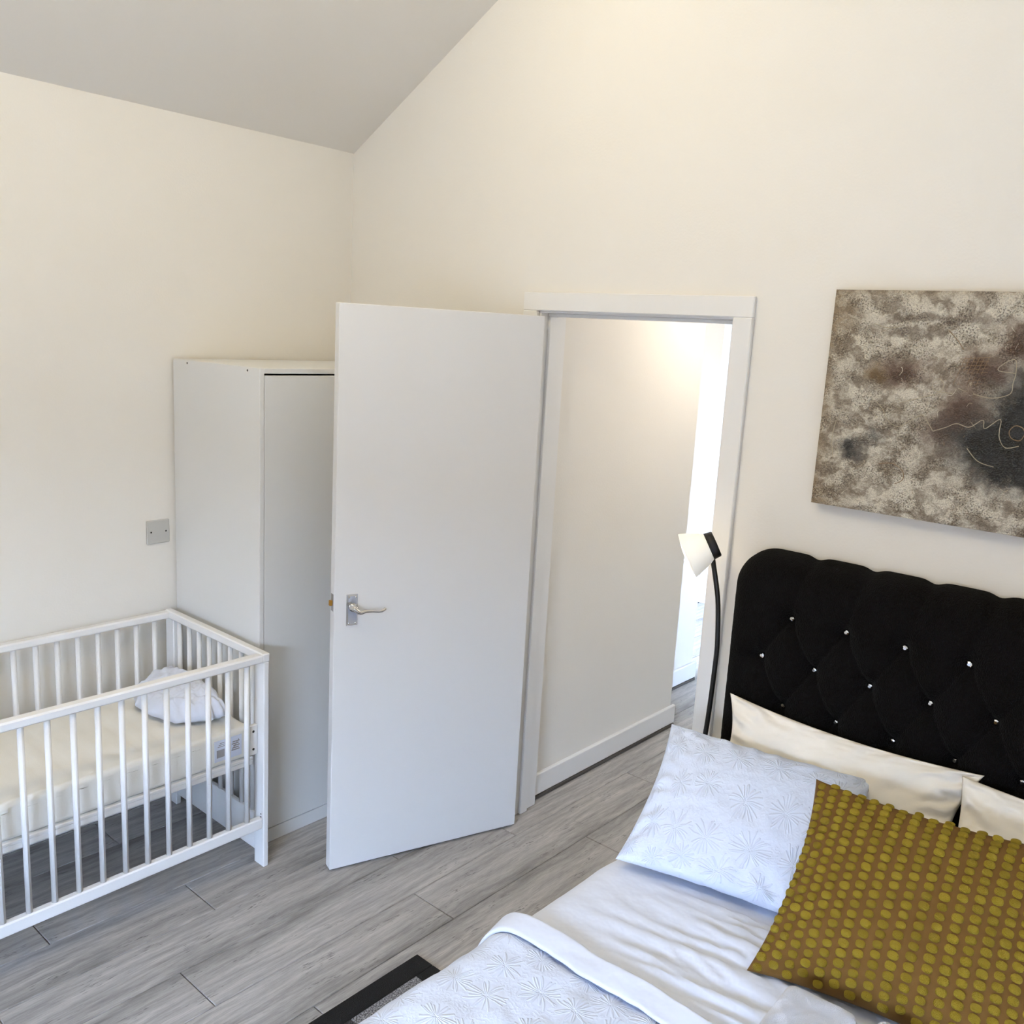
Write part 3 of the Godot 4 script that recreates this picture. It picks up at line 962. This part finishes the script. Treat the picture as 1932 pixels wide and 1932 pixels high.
	var k := 0
	for l in lines:
		var pts := []
		for q in l:
			pts.append(Vector3(q[0], H - q[1], 0.0352))
		put("impasto_line", tube(pts, 0.0011, 6, 6), cream if k % 3 != 2 else umber, t, Transform3D.IDENTITY, "raised squiggle of paint")
		k += 1
	# short knife ridges scattered over the canvas
	var pale := mat(Color(0.80, 0.77, 0.69), 0.55)
	var g := RandomNumberGenerator.new()
	g.seed = 77
	for i in 90:
		var p := Vector3(g.randf_range(0.02, W - 0.03), g.randf_range(0.03, H - 0.03), 0.0348)
		var a := g.randf_range(-1.9, -0.4) if p.y > H * 0.6 else g.randf_range(-3.0, 3.0)
		var d := Vector3(cos(a), sin(a), 0) * g.randf_range(0.006, 0.022)
		var q := Vector3(-d.y, d.x, 0) * g.randf_range(-0.5, 0.5)
		var ends_ok: bool = p.x + d.x > 0.008 and p.x + d.x < W - 0.008 and p.y + d.y > 0.008 and p.y + d.y < H - 0.008
		if ends_ok:
			put("impasto_line", tube([p - d * 0.5, p + q, p + d], g.randf_range(0.0006, 0.0014), 5, 3, 0.5), [pale, cream, umber][g.randi_range(0, 2)], t)
	# scratched grid of thin strokes on the brown patch
	for i in 6:
		var p := Vector3(0.365 + 0.011 * i, H - 0.165, 0.0348)
		put("impasto_line", tube([p, p + Vector3(-0.022, -0.075, 0)], 0.0009, 5, 4), umber, t)
	for i in 8:
		var p := Vector3(0.352, H - 0.172 - i * 0.0095, 0.0348)
		put("impasto_line", tube([p, p + Vector3(0.07, 0.008, 0)], 0.0008, 5, 4), umber, t)

func build_rug():
	var x0 := 1.435
	var z0 := 0.842
	var x1 := 1.995
	var z1 := 2.45
	var bw := 0.071
	var t := thing("rug", "black bordered rug with grey blocks on the laminate floor by the bed", "rug", Vector3(x0, 0, z0))
	var h := 0.011
	put("border", box(Vector3(0, 0.0005, 0), Vector3(bw, h, z1 - z0), 0.003), M.rug_black, t)
	put("border", box(Vector3(x1 - x0 - bw, 0.0005, 0), Vector3(x1 - x0, h, z1 - z0), 0.003), M.rug_black, t)
	put("border", box(Vector3(bw, 0.0005, 0), Vector3(x1 - x0 - bw, h, bw), 0.003), M.rug_black, t)
	put("border", box(Vector3(bw, 0.0005, z1 - z0 - bw), Vector3(x1 - x0 - bw, h, z1 - z0), 0.003), M.rug_black, t)
	var z := bw
	var k := 0
	while z < z1 - z0 - bw - 0.01:
		var ze := minf(z + 0.249, z1 - z0 - bw)
		put("grey_block", box(Vector3(bw, 0.0005, z), Vector3(x1 - x0 - bw, h + 0.001, ze), 0.003), M.rug_grey if k % 2 == 0 else M.rug_dark, t)
		z = ze
		k += 1

# ------------------------------------------------------------------ bed
const HB_X0 := 1.983
const HB_X1 := 3.357
func hb_top(x: float) -> float:
	var m := HB_X0 + HB_X1 - x
	var q := minf(x, m)
	var rc := 0.125
	var t := 1.325
	if q < HB_X0 + rc:
		t = t - rc + rc * sqrt(maxf(0.0, 1.0 - pow((HB_X0 + rc - q) / rc, 2.0)))
	for i in 8:
		var xs := 2.225 + 0.165 * i
		t -= 0.010 * exp(-pow((x - xs) / 0.022, 2.0))
	return t

func hb_depth(x: float, y: float) -> float:
	var m := HB_X0 + HB_X1 - x
	var q := minf(x, m)
	var rc := 0.125
	var top := hb_top(x)
	var d := minf(q - HB_X0, top - y)
	if q < HB_X0 + rc and y > 1.325 - rc:
		d = rc - Vector2(q - HB_X0 - rc, y - 1.325 + rc).length()
	d = clampf(d, 0.0, 0.065)
	var z := 0.02 + 0.086 * sqrt(maxf(0.0, 1.0 - pow(1.0 - d / 0.065, 2.0)))
	# deep buttoning: diamonds between studs, pleats running out to the edges
	var a := (x - 2.185) / 0.165
	var b := (1.134 - y) / 0.139
	var cut := 0.0
	var near := 9.0
	if b > 0.0 and x > 2.1025 and x < HB_X1 - 0.12:
		var f1 := absf(a - b / 2 - roundf(a - b / 2)) * 0.142
		var f2 := absf(a + b / 2 - roundf(a + b / 2)) * 0.142
		cut = maxf(crease(f1), crease(f2) * 0.8)
	elif b <= 0.0 and x > 2.14:
		var s := a - 0.045 / 0.165 * clampf(-b * 0.139 / 0.19, 0.0, 1.0)
		cut = crease(absf(s - roundf(s)) * 0.165) * 0.4
	elif b > 0.0 and x <= 2.1025:
		var r := roundf((b - 1.0) / 2.0) * 2.0 + 1.0
		cut = crease(absf(b - r - 0.2 * (2.1025 - x) / 0.12) * 0.139) * 0.6
	var row := roundf(b)
	for rr in [row - 1, row, row + 1]:
		if rr >= 0:
			var off := 0.5 * float(int(rr) % 2)
			var col := roundf(a + off) - off
			var p := Vector2((a - col) * 0.165, (b - rr) * 0.139)
			if 2.185 + col * 0.165 > 2.06:
				near = minf(near, p.length())
	cut += 0.026 * exp(-pow(near / 0.032, 2.0)) + 0.012 * exp(-pow(near / 0.012, 2.0))
	return z - cut * smoothstep(0.0, 0.04, d)

func crease(d: float) -> float:
	return 0.008 * exp(-pow(d / 0.007, 2.0)) + 0.008 * exp(-pow(d / 0.030, 2.0))

func build_bed():
	var o := Vector3(HB_X0, 0, 0.02)
	var t := thing("bed", "double bed with a black buttoned velvet headboard", "bed", o)
	var yb := 0.16
	var fuzz := noise(91, 40.0, 3)
	var hb := put("headboard", grid_mesh(520, 210, func(u, v):
		var w: float = u * 2.0 if u < 0.5 else 2.0 - u * 2.0
		var s: float = lerpf(w, 0.5 - 0.5 * cos(PI * w), 0.35)
		var x := lerpf(HB_X0, HB_X1, s)
		var vv: float = sin(v * PI / 2) * 0.3 + v * 0.7
		var y := lerpf(yb, hb_top(x), vv)
		var z := 0.02
		if u < 0.5:
			z = hb_depth(x, y) + 0.0012 * fuzz.get_noise_2d(x, y)
		return Vector3(x, y, z) - o), M.velvet, t, Transform3D.IDENTITY, "black crushed velvet buttoned headboard")
	var gem := lathe([v2(0.0092, -0.004), v2(0.0104, 0.002), v2(0.0080, 0.0068), v2(0.0044, 0.0090), v2(0, 0.0090)], 8, true)
	for row in 5:
		for i in 9:
			var x := 2.185 + 0.165 * i - 0.0825 * (row % 2)
			if x > HB_X1 - 0.1:
				continue
			var y := 1.134 - 0.139 * row
			if y < 0.55:
				continue
			var z := hb_depth(x, y)
			rng.seed = row * 31 + i
			var bs := Basis(Vector3.RIGHT, PI / 2 + rng.randf_range(-0.25, 0.3)) * Basis(Vector3.UP, rng.randf_range(0, TAU))
			put("crystal_stud", gem, M.crystal, hb, Transform3D(bs, Vector3(x, y, z + 0.007) - o), "clear crystal stud")
	put("divan_base", rbox(Vector3(0.655, 0.11, 0.94), 0.02, 10), M.velvet, t, at(Vector3(2.67, 0.17, 1.06) - o))
	for x in [2.10, 3.24]:
		for z in [0.22, 1.90]:
			put("leg", lathe([v2(0, 0), v2(0.02, 0), v2(0.026, 0.061), v2(0, 0.061)], 16), M.black_metal, t, at(Vector3(x, 0, z) - o))
	# mattress with a smooth fitted sheet
	var wr := noise(95, 1.0, 3)
	var wr2 := noise(96, 1.0, 2, true)
	var mo := Vector3(2.67, 0.281, 1.06)
	var mt := thing("bed_mattress", "mattress under a smooth white fitted sheet on the double bed", "mattress", mo)
	put("fitted_sheet", grid_mesh(150, 150, func(u, v):
		var p := cover_point(u, lerpf(0.125, 1.99, v), 2.006, 3.335, 0.552, 0.285, 0.09)
		var wx: float = p.x
		var wz: float = p.z
		p.y += 0.017 * smoothstep(0.46, 0.54, p.y) * smoothstep(0.60, 0.76, wz) * smoothstep(1.135, 1.095, wz)
		if p.y > 0.50:
			var k: float = smoothstep(2.10, 2.45, wx) * smoothstep(0.66, 0.74, wz) * smoothstep(1.12, 1.06, wz)
			p.y += k * (0.016 * wr2.get_noise_2d(wx * 0.9 - wz * 0.35, wz * 15.0 + wx * 2.4)) + 0.004 * wr.get_noise_2d(wx * 2.0, wz * 5.0)
		return p - mo, Vector3.UP), M.cotton, mt)
	put("mattress_core", rbox(Vector3(0.635, 0.115, 0.915), 0.05, 10), M.mattress, mt, at(Vector3(0, 0.118, 0)))

# cross-section of a cover hanging over both long sides of the bed: u runs from the left hem to the right hem
func cover_point(u: float, z: float, x0: float, x1: float, top: float, hem: float, r: float) -> Vector3:
	var side := top - r - hem
	var arc := r * PI / 2
	var flat := x1 - x0 - 2 * r
	var total := 2 * (side + arc) + flat
	var s := u * total
	var m := false
	if s > total / 2:
		s = total - s
		m = true
	var p := Vector2.ZERO
	if s < side:
		p = Vector2(x0, hem + s)
	elif s < side + arc:
		var a := (s - side) / r
		p = Vector2(x0 + r - r * cos(a), top - r + r * sin(a))
	else:
		p = Vector2(x0 + r + s - side - arc, top)
	if m:
		p.x = x0 + x1 - p.x
	return Vector3(p.x, p.y, z)

func build_bedspread():
	var o := Vector3(2.67, 0.30, 1.55)
	var t := thing("bedspread", "white bedspread embossed with starburst flowers, its top edge folded back", "bedspread", o)
	var nz := noise(97, 1.0, 3)
	var m: StandardMaterial3D = M.embossed.duplicate()
	m.uv1_scale = Vector3(4.2, 1.9, 1)
	m.heightmap_scale = 0.16
	put("cover", grid_mesh(170, 120, func(u, v):
		var z := lerpf(1.125, 2.03, v)
		var p := cover_point(u, z, 1.992 - 0.012 * v, 3.36, 0.572, 0.16, 0.095)
		var w := 0.007 * nz.get_noise_2d(p.x * 5.0, z * 5.0) + 0.004 * nz.get_noise_2d(p.x * 12.0, z * 9.0)
		if p.y > 0.5:
			p.y += w
		else:
			p.x += w * 1.5 * (-1.0 if p.x < 2.6 else 1.0)
		if v < 0.06:
			p.y -= 0.012 * (0.06 - v) / 0.06
		return p - o, Vector3.UP), m, t)
	# the part folded back: a soft roll at the head side, free edge towards the foot
	put("folded_edge", grid_mesh(170, 40, func(u, v):
		# profile in z/height around the flap: under side, round fold, upper side, free edge
		var zz := 0.0
		var hh := 0.0
		if v < 0.25:
			zz = lerpf(1.162, 1.108, v / 0.25)
			hh = 0.003
		elif v < 0.5:
			var a: float = (v - 0.25) / 0.25 * PI
			zz = 1.108 - 0.010 * sin(a)
			hh = 0.012 - 0.009 * cos(a)
		elif v < 0.9:
			zz = lerpf(1.108, 1.162, (v - 0.5) / 0.4)
			hh = lerpf(0.021, 0.013, (v - 0.5) / 0.4) 
		else:
			var a: float = (v - 0.9) / 0.1 * PI
			zz = 1.162 + 0.005 * sin(a)
			hh = 0.008 + 0.005 * cos(a)
		var p := cover_point(u, 0.0, 1.992 - hh * 0.6, 3.36 + hh * 0.6, 0.572 + hh, 0.20, 0.098)
		zz += 0.012 * nz.get_noise_2d(p.x * 4.0, 9.0) + 0.03 * smoothstep(0.585, 0.46, p.y)
		p.z = zz
		p.y += 0.004 * nz.get_noise_2d(p.x * 7.0, zz * 7.0 + 20.0)
		return p - o), M.cotton, t)

func pillow_point(u: float, v: float, side: float, W: float, H: float, T: float, pinch: float, nz: FastNoiseLite, amp: float) -> Vector3:
	var x := W / 2 * u * (1.0 - pinch * (1.0 - v * v) * u * u)
	var y := H / 2 * v * (1.0 - pinch * (1.0 - u * u) * v * v)
	var f: float = maxf(0.0, (1.0 - pow(absf(u), 2.2)) * (1.0 - pow(absf(v), 2.2)))
	var z := T / 2 * pow(f, 0.46)
	z += amp * nz.get_noise_3d(u * W * 6.0, v * H * 6.0, side * 3.0) * pow(f, 0.3)
	var rad := maxf(absf(u), absf(v))
	z += amp * 0.8 * sin(atan2(v, u) * 23.0 + 2.0 * nz.get_noise_2d(u * 3.0, v * 3.0)) * smoothstep(0.62, 0.9, rad) * smoothstep(1.0, 0.93, rad)
	return Vector3(x, y, side * z)

func pillow_mesh(W: float, H: float, T: float, pinch: float, sd: int, amp: float, uvs: Vector2, n := 60) -> ArrayMesh:
	var nz := noise(sd, 1.0, 3)
	return grid_mesh(n * 2, n, func(u, v):
		var w: float = u * 2.0 if u < 0.5 else 2.0 - u * 2.0
		var a: float = sin((w - 0.5) * PI) * 0.6 + (w - 0.5) * 0.8
		var b: float = sin((v - 0.5) * PI) * 0.6 + (v - 0.5) * 0.8
		return pillow_point(clampf(a, -1, 1), clampf(b, -1, 1), 1.0 if u < 0.5 else -1.0, W, H, T, pinch, nz, amp), Vector3.ZERO, uvs)

# frame of a leaning cushion: centre of its lower edge, centre of its upper edge, direction along its width
func lean(low: Vector3, high: Vector3, along: Vector3) -> Transform3D:
	var y := (high - low).normalized()
	var z := along.cross(y).normalized()
	var x := y.cross(z)
	return Transform3D(Basis(x, y, z), (low + high) / 2)

func build_pillows():
	var t := thing("pillow", "off-white plain pillow leaning on the headboard behind the embossed pillow", "pillow")
	t.transform = lean(Vector3(2.41, 0.585, 0.275), Vector3(2.41, 0.855, 0.150), Vector3(1, -0.065, 0))
	put("pillowcase", pillow_mesh(0.72, 0.34, 0.085, 0.13, 121, 0.012, Vector2(2, 1)), M.pillow, t)
	t = thing("pillow", "off-white plain pillow partly behind the mustard cushion", "pillow")
	t.transform = lean(Vector3(3.075, 0.595, 0.32), Vector3(3.075, 0.835, 0.195), Vector3(1, 0.02, 0.03))
	put("pillowcase", pillow_mesh(0.70, 0.35, 0.12, 0.07, 131, 0.012, Vector2(2, 1)), M.pillow, t)
	t = thing("embossed_pillow", "white pillow embossed with starburst flowers leaning on the plain pillow", "pillow")
	t.transform = lean(Vector3(2.352, 0.590, 0.685), Vector3(2.250, 0.794, 0.290), Vector3(1, -0.19, 0.0))
	var m: StandardMaterial3D = M.embossed.duplicate()
	m.uv1_scale = Vector3(1, 1, 1)
	put("pillowcase", pillow_mesh(0.565, 0.48, 0.13, 0.07, 141, 0.006, Vector2(2.9, 0.95), 80), m, t)
	# mustard cushion with rows of chenille tufts
	t = thing("tufted_cushion", "mustard yellow square cushion covered in raised oval tufts", "cushion")
	t.transform = lean(Vector3(2.800, 0.594, 0.862), Vector3(2.757, 0.886, 0.484), Vector3(1, -0.040, 0.03))
	var W := 0.565
	var H := 0.495
	var T := 0.15
	var nz := noise(151, 1.0, 3)
	put("cushion_cover", pillow_mesh(W, H, T, 0.10, 151, 0.004, Vector2(2, 1)), M.cushion, t, Transform3D.IDENTITY, "brown mustard cushion cover")
	var dome := grid_mesh(12, 4, func(u, v):
		var a: float = u * TAU
		var r: float = sin(v * PI / 2)
		var cx: float = signf(cos(a)) * pow(absf(cos(a)), 0.8)
		var cz: float = signf(sin(a)) * pow(absf(sin(a)), 0.8)
		return Vector3(cx * r * 0.0112, 0.0088 * pow(cos(v * PI / 2), 0.5) - 0.0012, cz * r * 0.0090), Vector3.UP)
	var rows := 22
	var cols := 17
	var spots := []
	for j in rows:
		for i in cols:
			var u := ((i + 0.5) / cols * 2.0 - 1.0) * 0.985
			var v := ((j + 0.5 + (0.25 if i % 2 else -0.25)) / rows * 2.0 - 1.0) * 0.985
			spots.append([u - v, u, v, j * 100 + i])
	spots.sort_custom(func(p, q): return p[0] < q[0])
	var rest := SurfaceTool.new()
	var k := 0
	for sp in spots:
		rng.seed = sp[3]
		var u: float = sp[1]
		var v: float = sp[2]
		var p := pillow_point(u, v, 1.0, W, H, T, 0.10, nz, 0.004)
		var du := pillow_point(minf(u + 0.02, 1.0), v, 1.0, W, H, T, 0.10, nz, 0.004) - pillow_point(maxf(u - 0.02, -1.0), v, 1.0, W, H, T, 0.10, nz, 0.004)
		var dv := pillow_point(u, minf(v + 0.02, 1.0), 1.0, W, H, T, 0.10, nz, 0.004) - pillow_point(u, maxf(v - 0.02, -1.0), 1.0, W, H, T, 0.10, nz, 0.004)
		var nn := du.cross(dv).normalized()
		var x := du.normalized().rotated(nn, rng.randf_range(-0.14, 0.14))
		var s := rng.randf_range(0.92, 1.06)
		var xf := Transform3D(Basis(x, nn, x.cross(nn)).scaled_local(Vector3(s, rng.randf_range(0.9, 1.15), s)), p)
		if k < 300:
			put("tuft", dome, M.tufts[rng.randi_range(0, 2)], t, xf)
		else:
			rest.append_from(dome, 0, xf)
		k += 1
	var left := put("tuft_patch", rest.commit(), M.tufts[0], t)
	left.set_meta("kind", "stuff")

func build_towels():
	var nz := noise(161, 1.0, 3)
	var g := "folded towels on the bedspread"
	var spots := [[Vector3(2.722, 0.612, 1.115), Vector3(0.072, 0.030, 0.15), 0.04, "thick folded white terry towel below the corner of the mustard cushion"], [Vector3(2.885, 0.612, 1.085), Vector3(0.078, 0.028, 0.15), -0.05, "folded white terry towel beside another towel, against the mustard cushion"]]
	for s in spots:
		var t := thing("folded_towel", s[3], "towel", s[0], g)
		t.rotation.y = s[2]
		var half: Vector3 = s[1]
		put("towel_layer", rbox(half, 0.022, 36, func(p: Vector3) -> Vector3:
			var w := nz.get_noise_3d(p.x * 16.0 + t.position.x * 9.0, p.y * 16.0, p.z * 12.0)
			return p + Vector3(0.004 * w, 0.008 * w + half.y, 0.004 * w)), M.terry, t)

# ------------------------------------------------------------------ lamp that lights the room
func build_pendants():
	pendant(LAMP_POS, 0.12, LAMP_ENERGY, "large round opal pendant lamp hanging from the sloping ceiling in mid room")
	pendant(SMALL_LAMP_POS, 0.05, SMALL_LAMP_ENERGY, "small round opal pendant lamp hanging close to the doorway wall")

func pendant(p: Vector3, r: float, energy: float, label: String):
	var t := thing("pendant_lamp", label, "lamp", p)
	put("cord", tube([Vector3(0, r + 0.02, 0), Vector3(0, r + 0.2, 0), Vector3(0, roof(p.x) - p.y, 0)], 0.004, 8, 3), M.gloss_paint, t)
	put("lamp_holder", lathe([v2(0, r + 0.025), v2(r * 0.25, r + 0.025), v2(r * 0.28, r * 0.9), v2(0, r * 0.9)], 20), M.gloss_paint, t)
	var glow := mat(Color(1, 1, 1), 0.5)
	glow.emission_enabled = true
	glow.emission = LAMP_COLOR
	glow.emission_energy_multiplier = 1.5
	var prof := []
	for i in 17:
		var a := PI * i / 16.0
		prof.append(v2(r * sin(a), -r * cos(a)))
	put("opal_globe", lathe(prof, 32), glow, t)
	omni("pendant_light", Vector3.ZERO, LAMP_COLOR, energy, r * 0.8, t)

func _ready():
	rng.seed = 1
	setup_view()
	make_materials()
	build_shell()
	build_outside()
	build_floor()
	build_hall()
	build_doorway()
	build_pendants()
	build_bed()
	build_bedspread()
	build_wardrobe()
	build_cot()
	build_painting()
	build_pillows()
	build_floor_lamp()
	build_rug()
	build_cot_sheet()
	build_towels()
	build_wall_plate()
